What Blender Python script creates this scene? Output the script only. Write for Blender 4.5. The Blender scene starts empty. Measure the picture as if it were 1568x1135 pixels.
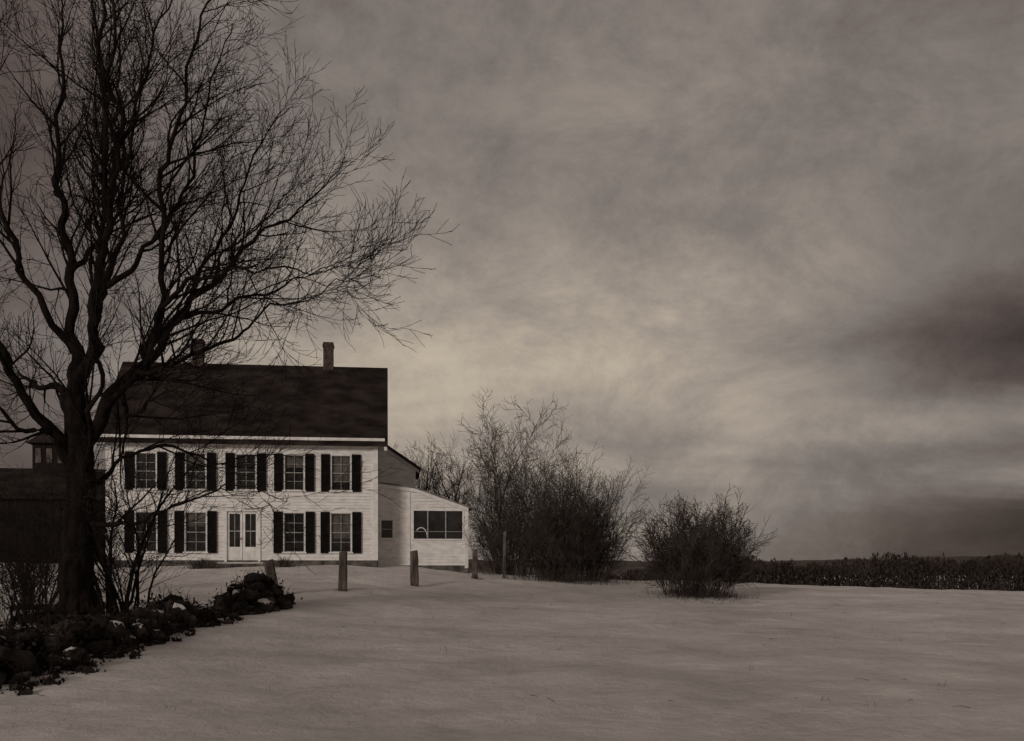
import bpy, math, random
from mathutils import Vector, Matrix, noise, Euler

scene = bpy.context.scene
scene.view_settings.view_transform = 'Standard'
scene.view_settings.look = 'None'
scene.view_settings.exposure = 0

# ---------------------------------------------------------------- materials
def new_mat(name):
    m = bpy.data.materials.new(name); m.use_nodes = True
    nt = m.node_tree
    return m, nt, nt.nodes['Principled BSDF']

def mat_noise(name, c1, c2, scale=5, rough=0.9, bump=0.0, bscale=None, detail=6, lo=0.35, hi=0.65, stretch=(1,1,1), spec=0.2):
    m, nt, b = new_mat(name)
    tc = nt.nodes.new('ShaderNodeTexCoord')
    mp = nt.nodes.new('ShaderNodeMapping'); mp.inputs['Scale'].default_value = stretch
    nt.links.new(tc.outputs['Object'], mp.inputs['Vector'])
    n = nt.nodes.new('ShaderNodeTexNoise'); n.inputs['Scale'].default_value = scale; n.inputs['Detail'].default_value = detail
    nt.links.new(mp.outputs[0], n.inputs['Vector'])
    r = nt.nodes.new('ShaderNodeValToRGB')
    r.color_ramp.elements[0].position = lo; r.color_ramp.elements[1].position = hi
    r.color_ramp.elements[0].color = (*c1, 1); r.color_ramp.elements[1].color = (*c2, 1)
    nt.links.new(n.outputs['Fac'], r.inputs['Fac'])
    nt.links.new(r.outputs['Color'], b.inputs['Base Color'])
    b.inputs['Roughness'].default_value = rough
    b.inputs['Specular IOR Level'].default_value = spec
    if bump:
        n2 = nt.nodes.new('ShaderNodeTexNoise'); n2.inputs['Scale'].default_value = bscale or scale*3; n2.inputs['Detail'].default_value = 4
        nt.links.new(mp.outputs[0], n2.inputs['Vector'])
        bp = nt.nodes.new('ShaderNodeBump'); bp.inputs['Strength'].default_value = bump; bp.inputs['Distance'].default_value = 0.03
        nt.links.new(n2.outputs['Fac'], bp.inputs['Height']); nt.links.new(bp.outputs[0], b.inputs['Normal'])
    return m

M_paint = mat_noise('white_paint', (0.62,0.59,0.565), (0.82,0.795,0.77), 2.6, 0.7, detail=8, lo=.3, hi=.6, stretch=(1,1,2.5))
M_trim = mat_noise('trim_paint', (0.66,0.63,0.61), (0.84,0.82,0.80), 4, 0.6)
M_sash = mat_noise('sash_paint', (0.28,0.265,0.25), (0.45,0.43,0.41), 9, 0.6)
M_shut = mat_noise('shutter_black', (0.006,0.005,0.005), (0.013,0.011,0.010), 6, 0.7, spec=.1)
M_glass = mat_noise('dark_window_glass', (0.006,0.006,0.006), (0.03,0.027,0.026), 2.2, 0.12, spec=0.4)  # opaque pane, near-black base stands in for the unlit room behind the glass
M_blind = mat_noise('window_blind', (0.07,0.062,0.058), (0.13,0.12,0.112), 3, 0.9)
M_roof = mat_noise('roof_shingle', (0.016,0.012,0.011), (0.044,0.034,0.031), 1.1, 0.95, bump=0.6, bscale=14, detail=10, stretch=(1,1,2.2), spec=0.05)
M_brick = mat_noise('chimney_brick', (0.05,0.035,0.03), (0.10,0.075,0.065), 7, 0.95, bump=0.5)
M_found = mat_noise('shaded_foundation_stone', (0.05,0.043,0.04), (0.16,0.145,0.135), 3, 0.95, bump=0.5)  # stone toned dark to stand in for the thin shadow along the base
M_pale = mat_noise('weathered_roofing', (0.10,0.09,0.085), (0.25,0.23,0.21), 3, 0.95)
M_bark = mat_noise('bark_dark', (0.008,0.006,0.0055), (0.024,0.018,0.016), 7, 0.95, bump=0.9, bscale=18, detail=3, stretch=(1,1,0.25), spec=0.03)
M_twig = mat_noise('bush_twig', (0.034,0.026,0.023), (0.085,0.069,0.061), 2.0, 0.95, detail=2, spec=0.03)
M_brush = mat_noise('brush_twig', (0.012,0.009,0.008), (0.035,0.027,0.024), 4, 0.95, detail=2, spec=0.03)
M_rock = mat_noise('wall_stone', (0.010,0.008,0.007), (0.062,0.051,0.045), 3.5, 0.95, bump=0.8, bscale=12, spec=0.1)
M_leaf = mat_noise('dead_leaves', (0.010,0.008,0.007), (0.035,0.025,0.02), 9, 0.95, detail=2, spec=0.05)
M_post = mat_noise('weathered_post', (0.06,0.047,0.041), (0.18,0.15,0.133), 6, 0.95, bump=0.8, bscale=16, stretch=(1,1,0.3))
M_barn = mat_noise('barn_board', (0.008,0.006,0.0055), (0.022,0.017,0.015), 4, 0.95, stretch=(4,4,0.5))
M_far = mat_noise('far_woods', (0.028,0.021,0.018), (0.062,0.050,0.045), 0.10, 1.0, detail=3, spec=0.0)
M_hill = mat_noise('hazed_hill_woods', (0.09,0.075,0.067), (0.14,0.121,0.111), 0.02, 1.0, spec=0.0)  # distance haze put into the base colour, lighter than nearer woods

def snow_mat():
    m, nt, b = new_mat('snow')
    tc = nt.nodes.new('ShaderNodeTexCoord')
    n = nt.nodes.new('ShaderNodeTexNoise'); n.inputs['Scale'].default_value = 0.3; n.inputs['Detail'].default_value = 12; n.inputs['Roughness'].default_value = 0.76
    nt.links.new(tc.outputs['Object'], n.inputs['Vector'])
    r = nt.nodes.new('ShaderNodeValToRGB')
    r.color_ramp.elements[0].position = 0.34; r.color_ramp.elements[1].position = 0.62
    r.color_ramp.elements[0].color = (0.55,0.505,0.485,1); r.color_ramp.elements[1].color = (0.86,0.81,0.785,1)
    nt.links.new(n.outputs['Fac'], r.inputs['Fac'])
    nt.links.new(r.outputs['Color'], b.inputs['Base Color'])
    b.inputs['Roughness'].default_value = 0.85; b.inputs['Specular IOR Level'].default_value = 0.15
    n2 = nt.nodes.new('ShaderNodeTexNoise'); n2.inputs['Scale'].default_value = 1.6; n2.inputs['Detail'].default_value = 9; n2.inputs['Roughness'].default_value = 0.72
    nt.links.new(tc.outputs['Object'], n2.inputs['Vector'])
    bp = nt.nodes.new('ShaderNodeBump'); bp.inputs['Strength'].default_value = 1.0; bp.inputs['Distance'].default_value = 0.2
    nt.links.new(n2.outputs['Fac'], bp.inputs['Height']); nt.links.new(bp.outputs[0], b.inputs['Normal'])
    return m
M_snow = snow_mat()

# ---------------------------------------------------------------- mesh builder
class MB:
    def __init__(s): s.v=[]; s.f=[]; s.m=[]
    def box(s, x0,x1,y0,y1,z0,z1, mi=0):
        b=len(s.v)
        s.v += [(x0,y0,z0),(x1,y0,z0),(x1,y1,z0),(x0,y1,z0),(x0,y0,z1),(x1,y0,z1),(x1,y1,z1),(x0,y1,z1)]
        for q in ((0,3,2,1),(4,5,6,7),(0,1,5,4),(1,2,6,5),(2,3,7,6),(3,0,4,7)):
            s.f.append(tuple(b+i for i in q)); s.m.append(mi)
    def poly(s, pts, mi=0):
        b=len(s.v); s.v += [tuple(p) for p in pts]; s.f.append(tuple(range(b,b+len(pts)))); s.m.append(mi)
    def prism(s, poly, y0, y1, mi=0):
        b=len(s.v); n=len(poly)
        s.v += [(p[0],y0,p[1]) for p in poly]+[(p[0],y1,p[1]) for p in poly]
        s.f.append(tuple(b+i for i in range(n))); s.m.append(mi)
        s.f.append(tuple(b+n+i for i in reversed(range(n)))); s.m.append(mi)
        for i in range(n):
            j=(i+1)%n
            s.f.append((b+i,b+n+i,b+n+j,b+j)); s.m.append(mi)
    def prism_x(s, poly, x0, x1, mi=0):
        b=len(s.v); n=len(poly)
        s.v += [(x0,p[0],p[1]) for p in poly]+[(x1,p[0],p[1]) for p in poly]
        s.f.append(tuple(b+i for i in reversed(range(n)))); s.m.append(mi)
        s.f.append(tuple(b+n+i for i in range(n))); s.m.append(mi)
        for i in range(n):
            j=(i+1)%n
            s.f.append((b+i,b+j,b+n+j,b+n+i)); s.m.append(mi)
    def tube(s, pts, rad, sides=4, mi=0):
        b=len(s.v); n=len(pts)
        for i,p in enumerate(pts):
            t = (pts[min(i+1,n-1)]-pts[max(i-1,0)])
            if t.length<1e-6: t=Vector((0,0,1))
            t.normalize()
            ref = Vector((0,1,0)) if abs(t.y)<0.85 else Vector((1,0,0))
            a=t.cross(ref); a.normalize(); c=t.cross(a)
            r=rad[i]
            for k in range(sides):
                an=2*math.pi*k/sides
                q=p+a*(math.cos(an)*r)+c*(math.sin(an)*r)
                s.v.append((q.x,q.y,q.z))
        for i in range(n-1):
            for k in range(sides):
                k2=(k+1)%sides
                s.f.append((b+i*sides+k,b+i*sides+k2,b+(i+1)*sides+k2,b+(i+1)*sides+k)); s.m.append(mi)
        s.f.append(tuple(b+(n-1)*sides+k for k in range(sides))); s.m.append(mi)
    def obj(s, name, mats, loc=(0,0,0), parent=None, smooth=False):
        me=bpy.data.meshes.new(name); me.from_pydata(s.v,[],s.f)
        for m in mats: me.materials.append(m)
        me.polygons.foreach_set('material_index', s.m)
        if smooth: me.polygons.foreach_set('use_smooth',[True]*len(s.f))
        me.update()
        o=bpy.data.objects.new(name,me); o.location=loc
        scene.collection.objects.link(o)
        if parent: o.parent=parent
        return o

def empty(name, loc, rz=0):
    e=bpy.data.objects.new(name,None); e.location=loc; e.rotation_euler=(0,0,rz); e.empty_display_size=0.5
    scene.collection.objects.link(e); return e

# ---------------------------------------------------------------- terrain
SL=[(-200,.045),(-30,.052),(-6,.055),(-3,.047),(-1,.039),(2,.032),(9,.027),(22,.0135),(35,.010),(200,.0)]
def slope(x):
    if x<=SL[0][0]: return SL[0][1]
    for (a,sa),(b,sb) in zip(SL,SL[1:]):
        if x<=b:
            t=(x-a)/(b-a); return sa+(sb-sa)*t
    return SL[-1][1]
def slope_s(x): return sum(slope(x+o) for o in (-2,-1,0,1,2))/5
def ground(x,y,detail=True):
    s=slope_s(x)
    yy=y-10
    if yy<4: base = 0.03 + s*((max(0,yy+4))**2/16.0)
    else: base = 0.03 + s*yy
    if y>44:
        top=0.03+s*34
        t=y-44
        base=top-0.022*t*min(1,t/12.0)
        base=max(base,-4.0)
    if detail:
        f=1.0 if y<60 else max(0,1-(y-60)/60)
        base+=f*(0.11*noise.noise(Vector((x*0.16,y*0.22,0)))+0.085*noise.noise(Vector((x*0.42,y*0.6,3)))+0.035*noise.noise(Vector((x*1.3,y*1.7,7))))
    return base

def axis(lo,hi,step,far,grow=1.25):
    out=[]; v=lo
    while v<=hi: out.append(v); v+=step
    d=step
    while out[-1]<far: d*=grow; out.append(out[-1]+d)
    d=step
    while out[0]>-far: d*=grow; out.insert(0,out[0]-d)
    return out
xs=axis(-28,34,0.2,3000); ys=axis(5,62,0.2,3000)
me=bpy.data.meshes.new('snow_ground')
vv=[(x,y,ground(x,y)) for y in ys for x in xs]; W=len(xs)
ff=[(j*W+i,j*W+i+1,(j+1)*W+i+1,(j+1)*W+i) for j in range(len(ys)-1) for i in range(W-1)]
me.from_pydata(vv,[],ff); me.materials.append(M_snow)
me.polygons.foreach_set('use_smooth',[True]*len(ff))
go=bpy.data.objects.new('snow_ground',me); scene.collection.objects.link(go)

# ---------------------------------------------------------------- farmhouse
house=empty('white_farmhouse',(-5.57,41.0,1.5),math.radians(7))

def clap_wall(mb, x0,x1,z0,z1,y, openings=(), row=0.125, topfn=None, mi=0):
    cuts=set([z0,z1]); z=z0
    while z<z1: cuts.add(round(z,4)); z+=row
    rows=sorted(cuts)
    edges=sorted(set([o[2] for o in openings]+[o[3] for o in openings]))
    for a,b in zip(rows,rows[1:]):
        sub=[a]+[e for e in edges if a<e<b]+[b]
        for c,d in zip(sub,sub[1:]):
            if d-c<1e-4: continue
            mid=(c+d)/2; xa,xb=x0,x1
            if topfn:
                while xb>xa and topfn(xb)<d-0.02: xb-=0.05
            segs=[(xa,xb)]
            for o in openings:
                if o[2]<mid<o[3]:
                    ns=[]
                    for s0,s1 in segs:
                        if o[1]<=s0 or o[0]>=s1: ns.append((s0,s1)); continue
                        if o[0]>s0: ns.append((s0,o[0]))
                        if o[1]<s1: ns.append((o[1],s1))
                    segs=ns
            pc=0.028*(1-(c-a)/row); pd=0.028*(1-(d-a)/row)
            for s0,s1 in segs:
                mb.poly([(s0,y-pc,c),(s1,y-pc,c),(s1,y-pd,d),(s0,y-pd,d)],mi)
                if c==a: mb.poly([(s0,y,c),(s1,y,c),(s1,y-pc,c),(s0,y-pc,c)],mi)

def window(parent, cx,w,z0,z1,y, cols=2, rows=2, shut=0.37, blind=0.0, name='window'):
    mb=MB(); x0=cx-w/2; x1=cx+w/2; t=0.05
    mb.box(x0-t,x0,y-0.06,y+0.06,z0,z1,0); mb.box(x1,x1+t,y-0.06,y+0.06,z0,z1,0)
    mb.box(x0-t-0.03,x1+t+0.03,y-0.085,y+0.06,z1,z1+0.09,0)
    mb.box(x0-t-0.04,x1+t+0.04,y-0.11,y+0.06,z0-0.06,z0,0)
    f=0.03; zm=(z0+z1)/2
    for (a,b,yy) in ((zm-0.015,z1,y+0.0),(z0,zm+0.015,y+0.03)):
        mb.box(x0,x0+f,yy,yy+0.03,a,b,4); mb.box(x1-f,x1,yy,yy+0.03,a,b,4)
        mb.box(x0+f,x1-f,yy+.002,yy+0.028,b-f,b,4); mb.box(x0+f,x1-f,yy+.002,yy+0.028,a,a+f,4)
        for i in range(1,cols):
            xx=x0+f+(x1-x0-2*f)*i/cols; mb.box(xx-0.010,xx+0.010,yy+0.004,yy+0.026,a+f,b-f,4)
        for i in range(1,rows):
            zz=a+f+(b-a-2*f)*i/rows; mb.box(x0+f,x1-f,yy+0.006,yy+0.024,zz-0.008,zz+0.008,4)
    mb.box(x0,x1,y+0.085,y+0.10,z0,z1,1)
    if blind>0:
        mb.box(x0+f,x1-f,y+0.068,y+0.078,z1-(z1-z0)*blind,z1-f,2)
    if shut:
        for sx in (x0-t-0.005-shut, x1+t+0.005):
            a,b=sx,sx+shut; g=0.045
            mb.box(a,a+g,y-0.10,y-0.055,z0-.05,z1+.06,3); mb.box(b-g,b,y-0.10,y-0.055,z0-.05,z1+.06,3)
            for zz in (z0-.05,zm-.03,z1):
                mb.box(a+g,b-g,y-0.098,y-0.057,zz,zz+0.06,3)
            zz=z0+0.03
            while zz<z1-0.03:
                mb.poly([(a+g,y-0.092,zz),(b-g,y-0.092,zz),(b-g,y-0.062,zz+0.055),(a+g,y-0.062,zz+0.055)],3); zz+=0.05
            mb.box(a+g,b-g,y-0.055,y-0.05,z0-.05,z1+.06,3)
    mb.obj(name,[M_trim,M_glass,M_blind,M_shut,M_sash],parent=parent)

WID=10.65; DEP=8.0; EAVE=5.38; RIDGE=8.95; FT=0.42
cent=[-1.45,-3.33,-5.25,-7.22,-9.15]
ww=0.76
ops=[]
for c in cent: ops.append((c-ww/2,c+ww/2,3.28,4.70))
for i,c in enumerate(cent):
    if i!=2: ops.append((c-ww/2-.02,c+ww/2+.02,0.76,2.34))
door=(-6.0,-4.77,0.36,2.40)
ops.append(door)
mb=MB()
clap_wall(mb,-WID,0,FT,5.2,0,ops)
mb.box(-WID+.05,-.05,0.13,DEP-.05,0.0,5.2,1)  # black box behind the openings stands in for the unlit rooms
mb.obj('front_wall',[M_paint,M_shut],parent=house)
mb=MB()
for sx in (0,-WID):
    pts=[(sx,0.0,0.3),(sx,DEP,0.3),(sx,DEP,EAVE),(sx,DEP/2,RIDGE-.1),(sx,0.0,EAVE)]
    mb.poly(pts if sx==0 else list(reversed(pts)),0)
mb.poly([(-WID,DEP,0.3),(0,DEP,0.3),(0,DEP,EAVE),(-WID,DEP,EAVE)][::-1],0)
mb.obj('side_wall',[M_paint],parent=house)
mb=MB()
mb.box(-WID-.01,.01,-0.012,0.12,-0.5,FT,0); mb.box(-WID-.03,-WID+.1,.12,DEP,-0.5,.32,0); mb.box(-.1,.03,.12,DEP,-0.5,.32,0)
mb.obj('foundation',[M_found],parent=house)
mb=MB()
mb.box(-0.16,0.05,-0.07,0.16,FT,5.06,0); mb.box(-WID-.05,-WID+.16,-0.07,0.16,FT,5.06,0)
mb.box(-WID-.06,.06,-0.08,0.1,5.06,5.38,0)
mb.box(-WID-.25,.30,-0.30,-0.08,5.24,5.37,0)
mb.box(-WID-.28,.33,-0.36,-0.30,5.22,5.40,0)
mb.obj('trim',[M_trim],parent=house)
mb=MB()
sl=(RIDGE-EAVE)/(DEP/2); ov=0.40; th=0.16
def zr(y): return EAVE+0.04+sl*min(y,DEP-y)
x0,x1=-WID-.42,.44
mb.prism_x([(-ov,zr(-ov)),(DEP/2,zr(DEP/2)),(DEP+ov,zr(DEP+ov)),(DEP+ov,zr(DEP+ov)+th),(DEP/2,zr(DEP/2)+th),(-ov,zr(-ov)+th)],x0,x1,0)
n=34
for i in range(n):
    ya=-ov+(DEP/2+ov)*i/n; yb=-ov+(DEP/2+ov)*(i+1)/n
    za=zr(ya)+th; zb=zr(yb)+th
    xx=x0
    rnd=random.Random(i)
    while xx<x1:
        wx=min(rnd.uniform(0.5,1.6),x1-xx)
        h=0.022+rnd.uniform(-.006,.008)
        mb.poly([(xx,ya-.01,za+h),(xx+wx,ya-.01,za+h),(xx+wx,yb,zb+.004),(xx,yb,zb+.004)],0)
        mb.poly([(xx,ya-.01,za-.002),(xx+wx,ya-.01,za-.002),(xx+wx,ya-.01,za+h),(xx,ya-.01,za+h)],0)
        xx+=wx
mb.obj('roof',[M_roof],parent=house)
mb=MB()
for xa,xb in ((.30,.42),(-WID-.40,-WID-.28)):
    mb.prism_x([(-ov+.03,zr(-ov)-.16),(DEP/2,zr(DEP/2)-.16),(DEP/2,zr(DEP/2)-.003),(-ov+.03,zr(-ov)-.003)],xa,xb,0)
mb.obj('rake_boards',[M_trim],parent=house)
for cx in (-7.86,-2.2):
    mb=MB()
    mb.box(cx-.22,cx+.22,3.77,4.23,7.9,10.0,0)
    mb.box(cx-.25,cx+.25,3.74,4.26,10.0,10.12,0)
    mb.box(cx-.23,cx+.23,3.76,4.24,10.12,10.2,0)
    mb.obj('chimney',[M_brick],parent=house)
for i,c in enumerate(cent):
    window(house,c,ww,3.28,4.70,0,2,2,blind=[.75,.35,.0,.3,.0][i],name='upper_window')
    if i!=2: window(house,c,ww+.04,0.76,2.34,0,2,2,blind=[.65,.0,0,.35,.0][i],name='lower_window')
mb=MB(); a,b,c,d=door
mb.box(a-.10,a,-.07,.06,c,d,0); mb.box(b,b+.10,-.07,.06,c,d,0)
mb.box(a-.14,b+.14,-.09,.06,d,d+.13,0); mb.box(a-.18,b+.18,-.14,.06,d+.13,d+.18,0)
mid=(a+b)/2
for l0,l1 in ((a,mid-.01),(mid+.01,b)):
    mb.box(l0,l0+.09,0,.05,c,d,0); mb.box(l1-.09,l1,0,.05,c,d,0)
    mb.box(l0+.09,l1-.09,.002,.048,c,c+.60,0); mb.box(l0+.09,l1-.09,.002,.048,d-.1,d,0)
    mb.box(l0+.14,l1-.14,-.012,.002,c+.12,c+.48,0)
    mb.box(l0+.09,l1-.09,.03,.045,c+.60,d-.1,1)
    mb.box(l0+.09,l1-.09,.004,.028,c+1.22,c+1.26,3)
    mm=(l0+l1)/2; mb.box(mm-.012,mm+.012,.006,.026,c+.60,d-.1,3)
mb.box(mid-.08,mid-.05,-.05,0,c+.9,c+.96,2)
mb.obj('front_door',[M_trim,M_glass,M_shut,M_sash],parent=house)
mb=MB(); mb.box(a-.3,b+.3,-.75,-.06,-.4,.28,0); mb.box(a-.3,b+.3,-1.1,-.75,-.4,.14,0)
mb.obj('door_step',[M_found],parent=house)
mb=MB(); mb.box(a-.28,b+.28,-.73,-.10,.283,.34,0); mb.obj('step_snow',[M_snow],parent=house)

PY=1.5; PX=3.86
def ptop(x): return 3.7-0.125*x if x<1.6 else 3.5-(x-1.6)*0.354
mb=MB()
o1=(0.12,0.70,1.33,2.2); o2=(1.55,3.64,1.36,2.56)
clap_wall(mb,0.031,PX,0.22,3.65,PY,[o1,o2],topfn=ptop)
mb.poly([(PX,PY,0.1),(PX,PY+5,0.1),(PX,PY+5,ptop(PX)),(PX,PY,ptop(PX))],0)
mb.box(0.05,PX-.05,PY+0.5,PY+4.9,0,2.6,1)  # black block stands in for the dark inside of the addition
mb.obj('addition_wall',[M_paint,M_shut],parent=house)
mb=MB()
mb.prism([(0.031,ptop(0)+.02),(1.6,ptop(1.6)+.02),(PX+.22,ptop(PX+.22)+.02),(PX+.22,ptop(PX+.22)+.08),(1.6,ptop(1.6)+.08),(0.031,ptop(0)+.08)],PY-.15,PY+5,0)
mb.obj('addition_roof',[M_pale],parent=house)
mb=MB()
mb.prism([(0.031,ptop(0)-.14),(1.6,ptop(1.6)-.14),(PX+.04,ptop(PX+.04)-.14),(PX+.04,ptop(PX+.04)+.015),(1.6,ptop(1.6)+.015),(0.031,ptop(0)+.015)],PY-.09,PY-.03,0)
mb.box(PX-.12,PX+.03,PY-.055,PY+.1,0.1,ptop(PX)-.15,0)
mb.box(1.28,1.40,PY-.05,PY,0.22,3.36,0)
a,b,c,d=o2
mb.box(a-.06,a,PY-.05,PY+.05,c,d,0); mb.box(b,b+.06,PY-.05,PY+.05,c,d,0)
mb.box(a-.06,b+.06,PY-.052,PY+.05,d,d+.06,0); mb.box(a-.08,b+.08,PY-.07,PY+.05,c-.06,c,0)
mb.obj('addition_trim',[M_trim],parent=house)
mb=MB()
mb.box(.03,PX+.01,PY-.012,PY+.2,-.4,.22,0); mb.obj('addition_foundation',[M_found],parent=house)
mb=MB()
for xx in (2.15,2.92): mb.box(xx-.022,xx+.022,PY-.02,PY+.03,c,d,0)
mb.box(a,b,PY-.015,PY+.025,c+.30,c+.32,0)
mb.obj('porch_mullions',[M_sash],parent=house)
mb=MB(); mb.box(a,b,PY+.06,PY+.08,c,d,0); mb.obj('porch_glass',[M_glass],parent=house)
mb=MB(); pts=[Vector((1.62+.25+.27*math.cos(t),PY+.045,1.42+.42*math.sin(t))) for t in [math.pi*i/12*0.75 for i in range(13)]]
mb.tube(pts,[.022]*13,6,0); mb.obj('white_hoop',[M_trim],parent=house)
window(house,.41,.5,1.38,2.15,PY,1,1,shut=0,name='addition_window')
EY=3.9
def etop(x): return 5.72-(x-0.05)*0.66
mb=MB(); clap_wall(mb,0.031,1.66,3.2,5.7,EY,[],topfn=etop)
mb.poly([(1.66,EY,0.1),(1.66,EY+5,0.1),(1.66,EY+5,etop(1.66)),(1.66,EY,etop(1.66))],0)
mb.obj('ell_wall',[M_paint],parent=house)
mb=MB(); mb.prism([(0.031,etop(0)+.02),(1.92,etop(1.92)+.02),(1.92,etop(1.92)+.14),(0.031,etop(0)+.14)],EY-.3,EY+5,0)
mb.obj('ell_roof',[M_roof],parent=house)
mb=MB(); mb.box(1.56,1.69,EY-.05,EY+.08,3.2,etop(1.66)-.02,0); mb.prism([(0.031,etop(0)-.14),(1.85,etop(1.85)-.14),(1.85,etop(1.85)+.015),(0.031,etop(0)+.015)],EY-.10,EY-.035,0)
mb.obj('ell_trim',[M_trim],parent=house)
mb=MB(); mb.box(.031,.7,EY-.12,EY-.04,3.72,3.80,0); mb.obj('ell_flashing',[M_roof],parent=house)

# ---------------------------------------------------------------- barn at the far left
barn=empty('dark_barn',(-22.4,45.0,ground(-22.4,45)),math.radians(9))
mb=MB()
BW=5.2
mb.prism_x([(0,-.5),(7,-.5),(7,3.0),(3.5,4.4),(0,3.0)],-BW,BW-0.4,0)
for k in range(-16,16): mb.box(k*.31,k*.31+.03,-.03,0.0,-.2,2.95,0)
mb.obj('barn_walls',[M_barn],parent=barn)
mb=MB(); mb.prism_x([(-.4,2.88),(3.5,4.45),(7.4,2.88),(7.4,3.02),(3.5,4.6),(-.4,3.02)],-BW-.3,BW-.1,0); mb.obj('barn_roof',[M_roof],parent=barn)
mb=MB(); mb.box(-1.6,1.0,-.05,-.031,0,2.4,0); mb.box(-.33,-.27,-.07,-.05,0,2.4,0)
mb.obj('barn_door',[M_shut],parent=barn)
mb=MB(); mb.box(-.15,1.35,2.75,4.25,3.8,5.75,0)
for xx in (.0,.5,1.0): mb.box(xx,xx+.25,2.70,2.749,4.8,5.5,1)
mb.obj('cupola_walls',[M_barn,M_post],parent=barn)
mb=MB()
A=[(-.4,2.5,5.74),(1.6,2.5,5.74),(1.6,4.5,5.74),(-.4,4.5,5.74)]; T=(.6,3.5,6.7)
for i in range(4): mb.poly([A[i],A[(i+1)%4],T],0)
mb.poly(A[::-1],0); mb.obj('cupola_roof',[M_roof],parent=barn)

# ---------------------------------------------------------------- branches
def smooth_poly(P, R, sub=5):
    out=[];rr=[]; n=len(P)
    for i in range(n-1):
        p0=P[max(i-1,0)];p1=P[i];p2=P[i+1];p3=P[min(i+2,n-1)]
        for k in range(sub):
            t=k/sub
            out.append(0.5*((2*p1)+(p2-p0)*t+(2*p0-5*p1+4*p2-p3)*t*t+(3*p1-p0-3*p2+p3)*t**3))
            rr.append(R[i]+(R[i+1]-R[i])*t)
    out.append(P[-1]); rr.append(R[-1]); return out,rr

def rnd_dir(rng,t,ang):
    t=t.normalized()
    ref=Vector((0,0,1)) if abs(t.z)<.9 else Vector((1,0,0))
    a=t.cross(ref).normalized(); b=t.cross(a)
    p=rng.uniform(0,2*math.pi)
    return (t*math.cos(ang)+(a*math.cos(p)+b*math.sin(p))*math.sin(ang)).normalized()

def grow(mb,rng,p,d,L,r,level,cfg):
    nseg=cfg['seg'][level]; pts=[p.copy()]; rad=[r]
    cur=p.copy(); dd=d.copy()
    for i in range(nseg):
        dd=(dd+Vector((rng.gauss(0,1),rng.gauss(0,1),rng.gauss(0,1)))*cfg['wig']+Vector((0,0,cfg['up'])) ).normalized()
        cur=cur+dd*(L/nseg); pts.append(cur.copy()); rad.append(max(cfg['rmin'],r*(1-0.85*(i+1)/nseg)))
    mb.tube(pts,rad,cfg['sides'][level])
    if level+1<len(cfg['seg']): spawn(mb,rng,pts,rad,level+1,cfg,0.15)

def spawn(mb,rng,pts,rad,level,cfg,start=0.2):
    seglen=[(pts[i+1]-pts[i]).length for i in range(len(pts)-1)]
    tot=sum(seglen); s=tot*start+rng.uniform(0,cfg['gap'][level])
    while s<tot:
        acc=0
        for i,l in enumerate(seglen):
            if acc+l>=s: break
            acc+=l
        t=(s-acc)/max(l,1e-6); p=pts[i].lerp(pts[i+1],t); r=rad[i]+(rad[i+1]-rad[i])*t
        tan=(pts[i+1]-pts[i])
        f=s/tot
        L=cfg['len'][level]*rng.uniform(.55,1.25)*(1.1-0.55*f)
        grow(mb,rng,p,rnd_dir(rng,tan,math.radians(rng.uniform(*cfg['ang']))),L,max(cfg['rmin'],min(r*0.6,cfg['rmax'][level])),level,cfg)
        s+=cfg['gap'][level]*rng.uniform(.6,1.4)

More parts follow.
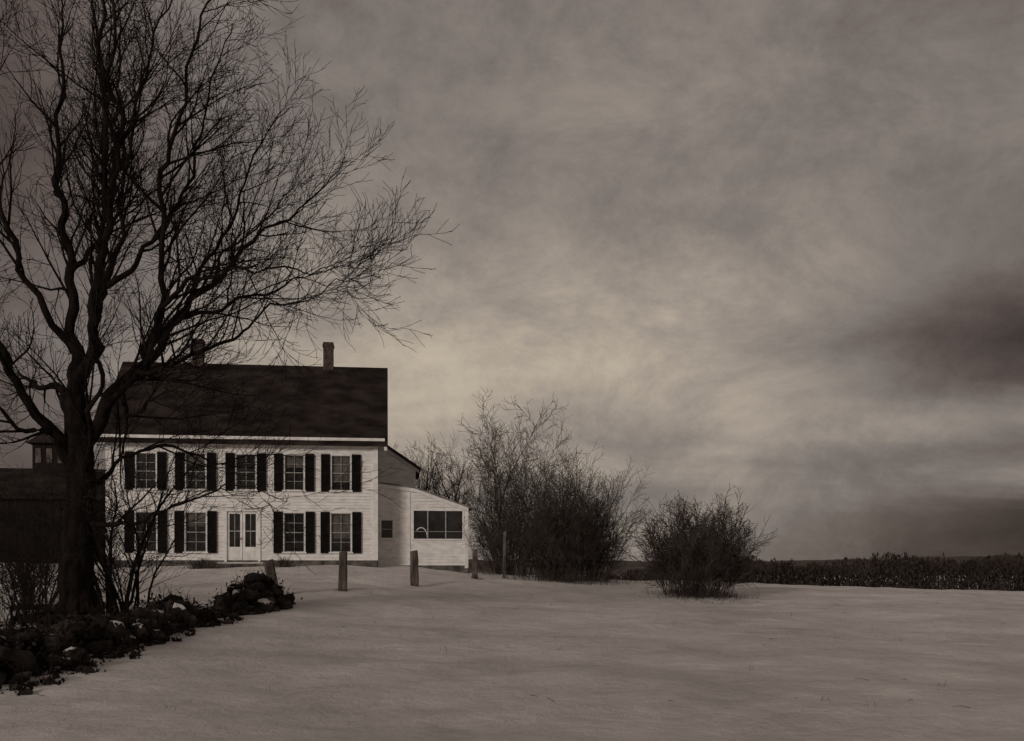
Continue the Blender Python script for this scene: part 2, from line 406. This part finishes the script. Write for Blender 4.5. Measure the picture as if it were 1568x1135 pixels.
S=0.0118
cfg=dict(seg=[8,7,5,3],len=[0,2.3,1.0,0.44],gap=[0,.29,.18,.165],sides=[8,4,3,3],rmax=[1,.028,.011,.006],rmin=.0039,wig=.14,up=.06,ang=(20,50))
limbs=[
 [(0,-15,0,.48),(-2,20,0,.35),(-4,70,0,.295),(0,140,0,.27),(4,210,0,.25),(0,290,0,.24),(-5,350,0,.19),(-2,395,.05,.15)],
 [(0,250,0,.14),(-40,330,-.5,.09),(-70,400,-.9,.075),(-100,450,-1.2,.06),(-118,540,-1.5,.045),(-150,640,-1.8,.02)],
 [(-12,330,0,.11),(-55,372,.6,.07),(-100,400,1.2,.05),(-160,430,1.8,.02)],
 [(-2,380,0,.14),(-10,450,.1,.105),(-28,560,.4,.08),(-52,680,.7,.06),(-65,800,1.0,.045),(-75,940,1.2,.028),(-80,1060,1.3,.012)],
 [(-2,380,0,.14),(30,430,-.2,.105),(48,520,-.5,.085),(72,620,-.7,.068),(68,760,-.9,.05),(70,880,-1,.034),(78,1030,-1,.014)],
 [(24,420,0,.09),(16,550,.6,.065),(8,650,.9,.05),(24,780,1.3,.038),(10,900,1.5,.025),(0,1020,1.7,.012)],
 [(5,280,0,.15),(58,372,.2,.11),(98,420,.4,.09),(135,490,.5,.068),(185,550,.8,.05),(240,630,1.2,.035),(310,700,1.6,.02),(370,775,2,.009)],
 [(95,415,.4,.08),(128,540,0,.055),(150,680,-.5,.042),(190,800,-.9,.028),(230,900,-1.2,.018),(275,990,-1.5,.009)],
 [(52,365,.2,.08),(110,400,-.4,.06),(150,468,-.8,.045),(215,503,-1.3,.032),(300,512,-1.6,.020),(390,500,-1.9,.010),(450,515,-2.1,.005)],
 [(30,330,.1,.07),(120,380,-.8,.045),(200,390,-1.4,.036),(280,415,-1.9,.025),(330,440,-2.1,.017),(420,470,-2.3,.009),(495,500,-2.5,.005)],
 [(8,170,0,.06),(90,158,-.5,.034),(150,172,-.8,.027),(210,198,-1.1,.018),(270,215,-1.3,.011),(345,200,-1.5,.006)],
 [(4,215,0,.06),(60,265,.5,.038),(120,288,.8,.026),(200,270,1.1,.015),(270,290,1.4,.007)],
 [(-10,430,.1,.08),(-58,520,-.3,.055),(-90,640,-.7,.04),(-102,760,-.9,.028),(-112,900,-1,.018),(-115,1030,-1,.01)],
 [(48,520,-.5,.07),(98,560,-.3,.045),(130,640,.2,.035),(162,740,.6,.025),(180,860,.9,.017),(205,990,1.2,.009)],
 [(135,490,.5,.05),(190,520,1.2,.033),(250,560,1.8,.023),(310,600,2.3,.014),(380,640,2.8,.006)],
 [(-28,560,.4,.06),(-5,660,1.3,.042),(-25,790,2,.028),(-10,930,2.4,.012)],
 [(72,620,-.7,.05),(110,700,-1.6,.035),(130,800,-2.2,.025),(120,930,-2.6,.012)],
 [(-4,300,0,.07),(-50,300,-.8,.04),(-95,330,-1.4,.025),(-130,310,-1.8,.010)],
 [(185,550,.8,.035),(225,590,.2,.024),(290,625,-.3,.014),(345,670,-.6,.006)],
 [(58,372,.2,.06),(85,330,-.2,.04),(120,330,-.6,.026),(170,355,-1,.010)],
 [(40,480,-.4,.06),(48,600,.4,.045),(40,740,.9,.032),(50,870,1.3,.02),(35,1010,1.6,.010)],
 [(110,450,.4,.05),(160,560,.9,.037),(205,680,1.3,.026),(240,790,1.6,.017),(290,880,1.9,.008)],
 [(75,660,-.8,.045),(92,780,-.4,.032),(115,900,0,.02),(135,1020,.3,.010)],
 [(14,240,0,.07),(50,300,-.9,.05),(78,360,-1.4,.04),(92,430,-1.7,.03),(118,500,-2,.02),(160,570,-2.2,.01)],
]
rng=random.Random(11)
mb=MB()
for i,l in enumerate(limbs):
    P=[Vector((a*S,c,b*S)) for a,b,c,r in l]; R=[r for *_,r in l]
    pts,rad=smooth_poly(P,R,6)
    for k in range(1,len(pts)):
        q=pts[k]; a=0.085 if i else 0.02
        nn=lambda s,o: noise.noise(q*s+Vector((i*1.3,o,o*2)))
        pts[k]=q+Vector((nn(1.7,0),nn(1.7,5),nn(1.7,9)))*a*2+Vector((nn(5,1),nn(5,6),nn(5,8)))*a*.5
        rad[k]*=1+.25*nn(4,12)
    mb.tube(pts,rad,14 if i==0 else 8)
    if i: spawn(mb,rng,pts,rad,1,cfg,.16)
for k in range(7):
    a=k*2*math.pi/7+.3
    d=Vector((math.cos(a),math.sin(a),0))
    mb.tube([d*.12+Vector((0,0,.75)),d*.28+Vector((0,0,.3)),d*.52+Vector((0,0,.02)),d*.85+Vector((0,0,-.15))],[.14,.15,.12,.05],7)
TX,TY=-7.84,18.0
mb.obj('bare_maple_tree',[M_bark],loc=(TX,TY,ground(TX,TY)),smooth=True)
print('tree faces',len(mb.f))

def sapling(name,x,y,H,n,spread,seed,mat,r0=.05):
    rng=random.Random(seed); mb=MB()
    c=dict(seg=[8,5,4],len=[0,1.0,0.45],gap=[0,.15,.12],sides=[5,3,3],rmax=[1,.012,.006],rmin=.0035,wig=.14,up=.05,ang=(25,65))
    for k in range(n):
        a=rng.uniform(0,6.28); b=Vector((math.cos(a),math.sin(a),0))
        d=(Vector((0,0,1))+b*rng.uniform(.05,spread)).normalized()
        grow(mb,rng,b*rng.uniform(0,.25)+Vector((0,0,-.1)),d,H*rng.uniform(.6,1),r0*rng.uniform(.6,1),0,c)
    return mb.obj(name,[mat],loc=(x,y,ground(x,y)))
sapling('sapling_tree',-8.0,20,5.0,7,.3,5,M_brush,.055)
sapling('sapling_tree',-7.25,18.9,4.4,9,.35,6,M_brush,.03)
sapling('sapling_tree',-9.2,19,3.0,9,.6,7,M_brush,.025)
sapling('sapling_tree',-9.9,21,3.4,10,.6,8,M_brush,.025)
sapling('sapling_tree',-8.5,16.6,2.1,10,.8,9,M_brush,.018)
sapling('sapling_tree',-11.5,24,3.6,12,.6,10,M_brush,.025)

def bush(name,x,y,H,R,n,seed,mat,r0=.018,fine=1.0,base_f=.35,wig=.13):
    rng=random.Random(seed); mb=MB()
    k=H/5.0
    c=dict(seg=[6,4,3],len=[0,1.15*k,.5*k],gap=[0,.21*k/fine,.16*k/fine],sides=[4,3,3],rmax=[1,.009,.0075],rmin=.006,wig=wig,up=.015,ang=(18,58))
    for i in range(n):
        a=rng.uniform(0,6.28); f=math.sqrt(rng.random())
        b=Vector((math.cos(a),math.sin(a),0))
        base=b*(R*base_f*f)
        tilt=f*R*.8/H*rng.uniform(.5,1.3)
        d=(Vector((0,0,1))+b*tilt).normalized()
        L=H*(1-.22*f*f)*rng.uniform(.45,.95)
        grow(mb,rng,base+Vector((0,0,-.1)),d,L,r0*rng.uniform(.5,1.1),0,c)
    print(name,len(mb.f))
    return mb.obj(name,[mat],loc=(x,y,ground(x,y)))
bush('bare_bush',0.0,45,7.7,2.4,66,21,M_twig)
bush('bare_bush',1.7,44,7.1,2.4,70,22,M_twig)
bush('bare_bush',3.4,43.5,5.9,1.7,72,23,M_twig)
bush('bare_bush',2.6,42.6,4.2,2.3,70,25,M_twig,base_f=.7)
bush('bare_bush',.3,43.4,4.0,2.3,62,26,M_twig,base_f=.7)
bush('bare_bush',6.0,32.2,3.8,2.15,165,24,M_twig,r0=.013,base_f=.5,wig=.15)

def tree2(name,x,y,H,seed,mat,r0=.14,spread=.5,n=7):
    rng=random.Random(seed); mb=MB()
    c=dict(seg=[6,6,5,3],len=[0,H*.28,H*.12,H*.06],gap=[0,.35,.28,.22],sides=[6,4,3,3],rmax=[1,.05,.02,.012],rmin=.008,wig=.15,up=.05,ang=(25,55))
    trunk=[Vector((0,0,-.2)),Vector((.05,0,H*.15)),Vector((-.03,.05,H*.3))]
    mb.tube(trunk,[r0*1.2,r0,r0*.9],8)
    for k in range(n):
        a=k*6.28/n+rng.uniform(-.3,.3); b=Vector((math.cos(a),math.sin(a),0))
        d=(Vector((0,0,1))+b*rng.uniform(.1,spread*1.6)).normalized()
        grow(mb,rng,trunk[-1],d,H*.62*rng.uniform(.75,1),r0*.55,0,c)
    return mb.obj(name,[mat],loc=(x,y,ground(x,y)))
tree2('orchard_tree',-5.6,62,8.3,31,M_twig)
tree2('orchard_tree',-3.4,58,7.4,32,M_twig,spread=.4)
tree2('orchard_tree',-.6,50,8.9,33,M_twig,r0=.06,spread=.12,n=3)

# ---------------------------------------------------------------- fence posts
def post(x,y,h,w,lean,seed,yaw):
    mb=MB(); n=8
    for j in range(n+1):
        z=-.3+(h+.3)*j/n; f=1-.12*j/n
        for k in range(12):
            a=2*math.pi*k/12
            cx,cy=math.cos(a),math.sin(a); m=max(abs(cx),abs(cy)); q=.5/(m**.8)
            nn=1+.18*noise.noise(Vector((cx*2+seed,cy*2,z*3)))
            top=(.05*noise.noise(Vector((cx*2,cy*2,seed)))+.03*cx) if j==n else 0
            mb.v.append((cx*q*w*f*nn,cy*q*w*f*nn,z+top))
    for j in range(n):
        for k in range(12):
            k2=(k+1)%12; mb.f.append((j*12+k,j*12+k2,(j+1)*12+k2,(j+1)*12+k)); mb.m.append(0)
    mb.v.append((0,0,h+.02)); c=len(mb.v)-1
    for k in range(12): mb.f.append((n*12+k,n*12+(k+1)%12,c)); mb.m.append(0)
    o=mb.obj('fence_post',[M_post],loc=(x,y,ground(x,y))); o.rotation_euler=(0,math.radians(lean),yaw); return o
post(-6.2,26,.95,.28,-9,1,.3); post(-4.78,28.1,1.10,.26,1,2,.15); post(-3.13,32,1.12,.26,-1,3,.4)
post(-1.43,38.5,1.12,.22,0,4,.1); post(-.32,40.5,1.9,.13,1,5,.2)

# ---------------------------------------------------------------- stone wall, rubble, litter
def rocks(name,plist,mat,seed=1,leaves=18):
    rng=random.Random(seed); mb=MB()
    import bmesh
    bm=bmesh.new(); bmesh.ops.create_icosphere(bm,subdivisions=2,radius=1)
    bv=[v.co.copy() for v in bm.verts]; bf=[[v.index for v in f.verts] for f in bm.faces]; bm.free()
    for (x,y,z,r) in plist:
        b=len(mb.v); off=Vector((rng.uniform(0,50),rng.uniform(0,50),0))
        sx,sy,sz=r*rng.uniform(.8,1.4),r*rng.uniform(.8,1.3),r*rng.uniform(.55,.9)
        rot=Euler((rng.uniform(-.4,.4),rng.uniform(-.4,.4),rng.uniform(0,6))).to_matrix()
        for v in bv:
            n=1+.45*noise.noise(v*1.3+off)+.12*noise.noise(v*4+off)
            q=rot@Vector((v.x*sx*n,v.y*sy*n,v.z*sz*n)); mb.v.append((x+q.x,y+q.y,z+q.z))
        snowy = rng.random()<.10 and r>.1
        for f in bf:
            top = snowy and sum(bv[i].z for i in f)/3>.62
            mb.f.append(tuple(b+i for i in f)); mb.m.append(2 if top else 0)
    for (x,y,z,r) in plist:
        for k in range(leaves):
            p=Vector((x+rng.gauss(0,r),y+rng.gauss(0,r),z+rng.uniform(-.3,1.1)*r)); e=rng.uniform(.02,.05)
            a=Vector((rng.gauss(0,1),rng.gauss(0,1),rng.gauss(0,1))).normalized(); bb=a.orthogonal().normalized()
            mb.poly([p-a*e,p+bb*e*.6,p+a*e,p-bb*e*.6],1)
        if rng.random()<.7:
            d=Vector((rng.gauss(0,.5),rng.gauss(0,.5),1)).normalized(); p=Vector((x,y,z+r*.4))
            mb.tube([p,p+d*.2,p+d*.35+Vector((rng.gauss(0,.08),0,0))],[.006,.005,.003],3,1)
    return mb.obj(name,[mat,M_leaf,M_snow])
rng=random.Random(4)
pl=[]
y=11.8
while y<20.4:
    h=.42+.38*noise.noise(Vector((y*1.1,0,0)))
    if y>19: h*=max(.25,(20.6-y)/1.6)
    wdt=.28+.2*noise.noise(Vector((y*.8,9,0)))
    for k in range(11):
        x=-6.6+.35*noise.noise(Vector((y*.7,4,0)))+rng.gauss(0,wdt)-(.25 if y<13.2 else 0)
        zz=rng.uniform(0,1)*h*max(0,1-abs(x+6.55)/.95)
        pl.append((x,y+rng.uniform(-.15,.15),ground(x,y)+zz,rng.uniform(.06,.22)))
    y+=.2
for k in range(90):
    y=rng.uniform(11.8,20.5); x=-5.95+rng.gauss(0,.22); pl.append((x,y,ground(x,y)+.01,rng.uniform(.03,.10)))
rocks('stone_wall',pl,M_rock,seed=2)
pl=[]
for k in range(150):
    a=rng.uniform(0,6.28); f=math.sqrt(rng.random()); x=-5.95+math.cos(a)*f*.8; y=23+math.sin(a)*f*1.5
    pl.append((x,y,ground(x,y)+rng.uniform(0,.68)*(1-f*f),rng.uniform(.07,.19)))
rocks('rock_pile',pl,M_rock,seed=3,leaves=10)
pl=[(-6.15+rng.gauss(0,.25),20.8+rng.gauss(0,.3),ground(-6.1,20.7)+.03,rng.uniform(.06,.13)) for _ in range(12)]
rocks('scattered_rocks',pl,M_rock,seed=6,leaves=6)

rng=random.Random(9); mb=MB()
for k in range(34000):
    y=rng.uniform(10.8,22.5); x=rng.uniform(-13,-5.7)
    if x>-6.3 and rng.random()<.85: continue
    if noise.noise(Vector((x*.8,y*.5,2)))+ (0.35 if y<16.5 else -.05 if y<19 else -.3) + (.15 if x<-8 else 0)<rng.uniform(-.1,.1): continue
    g=ground(x,y)
    p=Vector((x,y,g+abs(rng.gauss(0,.04)))); e=rng.uniform(.04,.10)*(.5 if x>-6.3 else 1)
    a=Vector((rng.gauss(0,1),rng.gauss(0,1),rng.gauss(0,.35))).normalized(); b=Vector((-a.y,a.x,rng.gauss(0,.4))).normalized()
    mb.poly([p-a*e,p+b*e*.7,p+a*e,p-b*e*.7],0)
    if k%6==0:
        d=Vector((rng.gauss(0,.35),rng.gauss(0,.35),1)).normalized(); L=rng.uniform(.1,.4)
        mb.tube([p,p+d*L],[.006,.002],3,0)
mb.obj('leaf_litter',[M_leaf])

rng=random.Random(33); mb=MB()
for k in range(130):
    y=rng.uniform(10.5,38); x=rng.uniform(-.5,.5)*y*1.0
    if x<-5.5 : continue
    g=ground(x,y)
    if rng.random()<.6:
        a=rng.uniform(0,6.28); L=rng.uniform(.06,.22); p=Vector((x,y,g+.012)); d=Vector((math.cos(a),math.sin(a),rng.uniform(0,.12)))
        mb.tube([p,p+d*L*.5+Vector((0,0,.01)),p+d*L],[.004,.003,.002],3)
    else:
        for j in range(rng.randint(1,4)):
            d=Vector((rng.gauss(0,.3),rng.gauss(0,.3),1)); L=rng.uniform(.03,.11); p=Vector((x+rng.gauss(0,.05),y+rng.gauss(0,.05),g-.01)); mb.tube([p,p+d*L],[.003,.0015],3)
mb.obj('weed_stalks',[M_brush])

def tuft(name,x,y,n,R,H,seed,mat):
    rng=random.Random(seed); mb=MB()
    for k in range(n):
        a=rng.uniform(0,6.28); f=abs(rng.gauss(0,.5))*R
        px,py=math.cos(a)*f,math.sin(a)*f
        p=Vector((px,py,ground(x+px,y+py)-ground(x,y)-.05)); d=Vector((math.cos(a)*f/R*.5+rng.gauss(0,.3),math.sin(a)*.5*f/R+rng.gauss(0,.3),1)).normalized()
        L=H*rng.uniform(.2,1)*max(.3,1-.5*f/R); mid=p+d*L*.6; end=p+d*L+Vector((rng.gauss(0,.1)*L,rng.gauss(0,.1)*L,-.1*L))
        mb.tube([p,mid,end],[.008,.006,.004],3)
    return mb.obj(name,[mat],loc=(x,y,ground(x,y)))
tuft('low_shrub',-11.9,38.5,420,.75,.65,1,M_twig)
tuft('low_shrub',-8.9,38.9,300,.5,.6,2,M_twig)
tuft('dry_grass',6.0,31.9,900,1.7,.6,3,M_twig)
tuft('dry_grass',2.2,42.0,1600,3.0,.8,4,M_twig)
tuft('dry_grass',-6.2,25.9,80,.4,.3,5,M_twig)
tuft('dry_grass',-1.43,38.4,80,.3,.35,6,M_twig)
tuft('dry_grass',-4.78,28,50,.25,.2,7,M_twig)
tuft('dry_grass',-3.13,31.9,50,.25,.2,8,M_twig)

# ---------------------------------------------------------------- distant woods and hills
rng=random.Random(12); mb=MB()
crowns=[]
x=20
while x<215:
    f=min(1,(x-16)/80)
    swell=.9+.35*noise.noise(Vector((x*.06,0,0)))
    crowns.append((x,rng.uniform(0,26),rng.uniform(7.6,10.2)*(.60+.40*f)*swell,rng.uniform(2.0,3.6))); x+=rng.uniform(.3,.6)
for (cx,cy,h,r) in crowns:
    mb.tube([Vector((cx,232+cy,-4.5)),Vector((cx+rng.gauss(0,.2),232+cy,-4+h*.8))],[.16,.05],4,0)
    for k in range(120):
        u=rng.random(); z=u*h
        rr=r*(math.sqrt(max(0.02,1-(2*u-1.0)**2)) if u>.5 else 1)*(rng.random()**.5)
        a0=rng.uniform(0,6.28); p=Vector((cx+math.cos(a0)*rr,232+cy+math.sin(a0)*rr,-4.2+z)); e=rng.uniform(.2,.6)
        a=Vector((rng.gauss(0,.5),rng.gauss(0,.5),1)).normalized(); b=a.orthogonal().normalized()
        q=Matrix.Rotation(rng.uniform(0,6),3,a)@b
        mb.poly([p-a*e*1.4,p+q*e*.34,p+a*e*1.4,p-q*e*.34],0)
print('woods',len(mb.f))
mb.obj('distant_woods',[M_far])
mb=MB(); N=300
for i in range(N+1):
    a=math.radians(-75+150*i/N); t=i*140/N
    h=9+4*noise.noise(Vector((t*.08,0,0)))+2.0*noise.noise(Vector((t*.5,1,0)))+1.3*noise.noise(Vector((t*2.7,3,0)))
    if t>85: h+= (t-85)*.35
    for (d,z) in ((820,-5),(900,h*.6),(980,h),(1300,-5)):
        mb.v.append((math.sin(a)*d,math.cos(a)*d,z))
for i in range(N):
    for j in range(3):
        mb.f.append((i*4+j,(i+1)*4+j,(i+1)*4+j+1,i*4+j+1)); mb.m.append(0)
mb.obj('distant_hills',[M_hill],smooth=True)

# ---------------------------------------------------------------- sky
world=bpy.data.worlds.new("World"); scene.world=world; world.use_nodes=True
nt=world.node_tree; nt.nodes.clear(); N_=nt.nodes.new; Lk=nt.links.new
out=N_('ShaderNodeOutputWorld'); bg=N_('ShaderNodeBackground'); Lk(bg.outputs[0],out.inputs[0])
SUN_EL=math.radians(15); SUN_AZ=math.radians(208)
sky=N_('ShaderNodeTexSky'); sky.sky_type='NISHITA'; sky.sun_disc=False; sky.sun_elevation=SUN_EL; sky.sun_rotation=SUN_AZ
tc=N_('ShaderNodeTexCoord'); sep=N_('ShaderNodeSeparateXYZ'); Lk(tc.outputs['Generated'],sep.inputs[0])
def math_(op,a,b=None,c=None,clamp=False):
    n=N_('ShaderNodeMath'); n.operation=op; n.use_clamp=clamp
    for i,v in enumerate((a,b,c)):
        if v is None: continue
        if isinstance(v,(int,float)): n.inputs[i].default_value=v
        else: Lk(v,n.inputs[i])
    return n.outputs[0]
def mrange(v,a,b,c,d):
    n=N_('ShaderNodeMapRange'); n.interpolation_type='SMOOTHSTEP'
    Lk(v,n.inputs[0])
    for i,q in enumerate((a,b,c,d)): n.inputs[i+1].default_value=q
    return n.outputs[0]
def vramp(v,vals):
    r=N_('ShaderNodeValToRGB'); cr=r.color_ramp; cr.interpolation='EASE'
    cr.elements[0].position=vals[0][0]; cr.elements[0].color=(vals[0][1],)*3+(1,)
    cr.elements[1].position=vals[-1][0]; cr.elements[1].color=(vals[-1][1],)*3+(1,)
    for p,q in vals[1:-1]:
        e=cr.elements.new(p); e.color=(q,q,q,1)
    Lk(v,r.inputs[0]); bw=N_('ShaderNodeRGBToBW'); Lk(r.outputs[0],bw.inputs[0]); return bw.outputs[0]
X,Y,Z=sep.outputs
zc=math_('MAXIMUM',Z,0.0); den=math_('ADD',zc,0.16)
comb=N_('ShaderNodeCombineXYZ'); Lk(math_('DIVIDE',X,den),comb.inputs[0]); Lk(math_('DIVIDE',Y,den),comb.inputs[1])
def nz(src,scale,detail,rough,off,sc=(1,1,1),dist=0.0):
    mp=N_('ShaderNodeMapping'); mp.inputs['Location'].default_value=off; mp.inputs['Scale'].default_value=sc
    Lk(src,mp.inputs[0]); n=N_('ShaderNodeTexNoise'); n.inputs['Scale'].default_value=scale; n.inputs['Detail'].default_value=detail
    n.inputs['Roughness'].default_value=rough; n.inputs['Distortion'].default_value=dist; Lk(mp.outputs[0],n.inputs['Vector']); return n.outputs['Fac']
n1=nz(comb.outputs[0],0.9,4,.5,(3.1,1.7,0),(1,1.3,1),.4)
n2=nz(tc.outputs['Generated'],6.0,9,.74,(0,5,0),(1,1,1.5),.25)
v=vramp(zc,[(0,.215),(.06,.245),(.17,.335),(.26,.315),(.36,.245),(.5,.205),(1,.20)])
v=math_('MULTIPLY',v,mrange(n1,.3,.7,.80,1.18))
v=math_('MULTIPLY',v,mrange(n2,.3,.7,.76,1.22))
n3=nz(comb.outputs[0],1.0,5,.6,(7,2,0),(.22,1.1,1),.5)
Zp=math_('ADD',Z,math_('MULTIPLY',math_('SUBTRACT',n3,.5),.06))
Xp=math_('ADD',X,math_('MULTIPLY',math_('SUBTRACT',n1,.5),.22))
prof=vramp(Zp,[(0,.78),(.035,.84),(.055,.80),(.08,.30),(.10,.55),(.125,.28),(.165,.80),(.21,.87),(.28,.58),(.36,.34),(1,.22)])
mR=mrange(Xp,.16,.46,0,1)
v=math_('MULTIPLY',v,math_('SUBTRACT',1.0,math_('MULTIPLY',mR,prof)))
front=mrange(Y,0,.5,0,1)
mL=math_('MULTIPLY',mrange(X,-.20,-.46,0,.66),front)
v=math_('MULTIPLY',v,math_('SUBTRACT',1.0,mL))
tint=N_('ShaderNodeValToRGB'); t=tint.color_ramp
t.elements[0].position=0; t.elements[0].color=(1.26,.90,.78,1); t.elements[1].position=.38; t.elements[1].color=(1.14,.97,.77,1)
e=t.elements.new(.17); e.color=(1.10,.94,.85,1)
Lk(v,tint.inputs[0])
vm=N_('ShaderNodeVectorMath'); vm.operation='SCALE'; Lk(tint.outputs[0],vm.inputs[0]); Lk(v,vm.inputs['Scale'])
mix=N_('ShaderNodeMix'); mix.data_type='RGBA'; mix.inputs['Factor'].default_value=.01
up=N_('ShaderNodeVectorMath'); up.operation='SCALE'; Lk(vm.outputs[0],up.inputs[0]); up.inputs['Scale'].default_value=10.0
Lk(up.outputs[0],mix.inputs['A']); Lk(sky.outputs[0],mix.inputs['B'])
Lk(mix.outputs['Result'],bg.inputs[0]); bg.inputs[1].default_value=.10

sd=bpy.data.lights.new('sun','SUN'); sd.energy=1.1; sd.angle=math.radians(12); sd.color=(1,.91,.82)
so=bpy.data.objects.new('sun',sd); scene.collection.objects.link(so)
dirv=Vector((math.sin(SUN_AZ)*math.cos(SUN_EL),math.cos(SUN_AZ)*math.cos(SUN_EL),math.sin(SUN_EL)))
so.rotation_euler=dirv.to_track_quat('Z','Y').to_euler(); so.location=(0,-10,20)

# ---------------------------------------------------------------- camera
cd=bpy.data.cameras.new('camera'); cam=bpy.data.objects.new('camera',cd); scene.collection.objects.link(cam)
cam.location=(0,0,1.6); cam.rotation_euler=(math.radians(90),0,0)
cd.lens=35; cd.sensor_width=36; cd.shift_y=.193; cd.clip_end=6000
scene.camera=cam
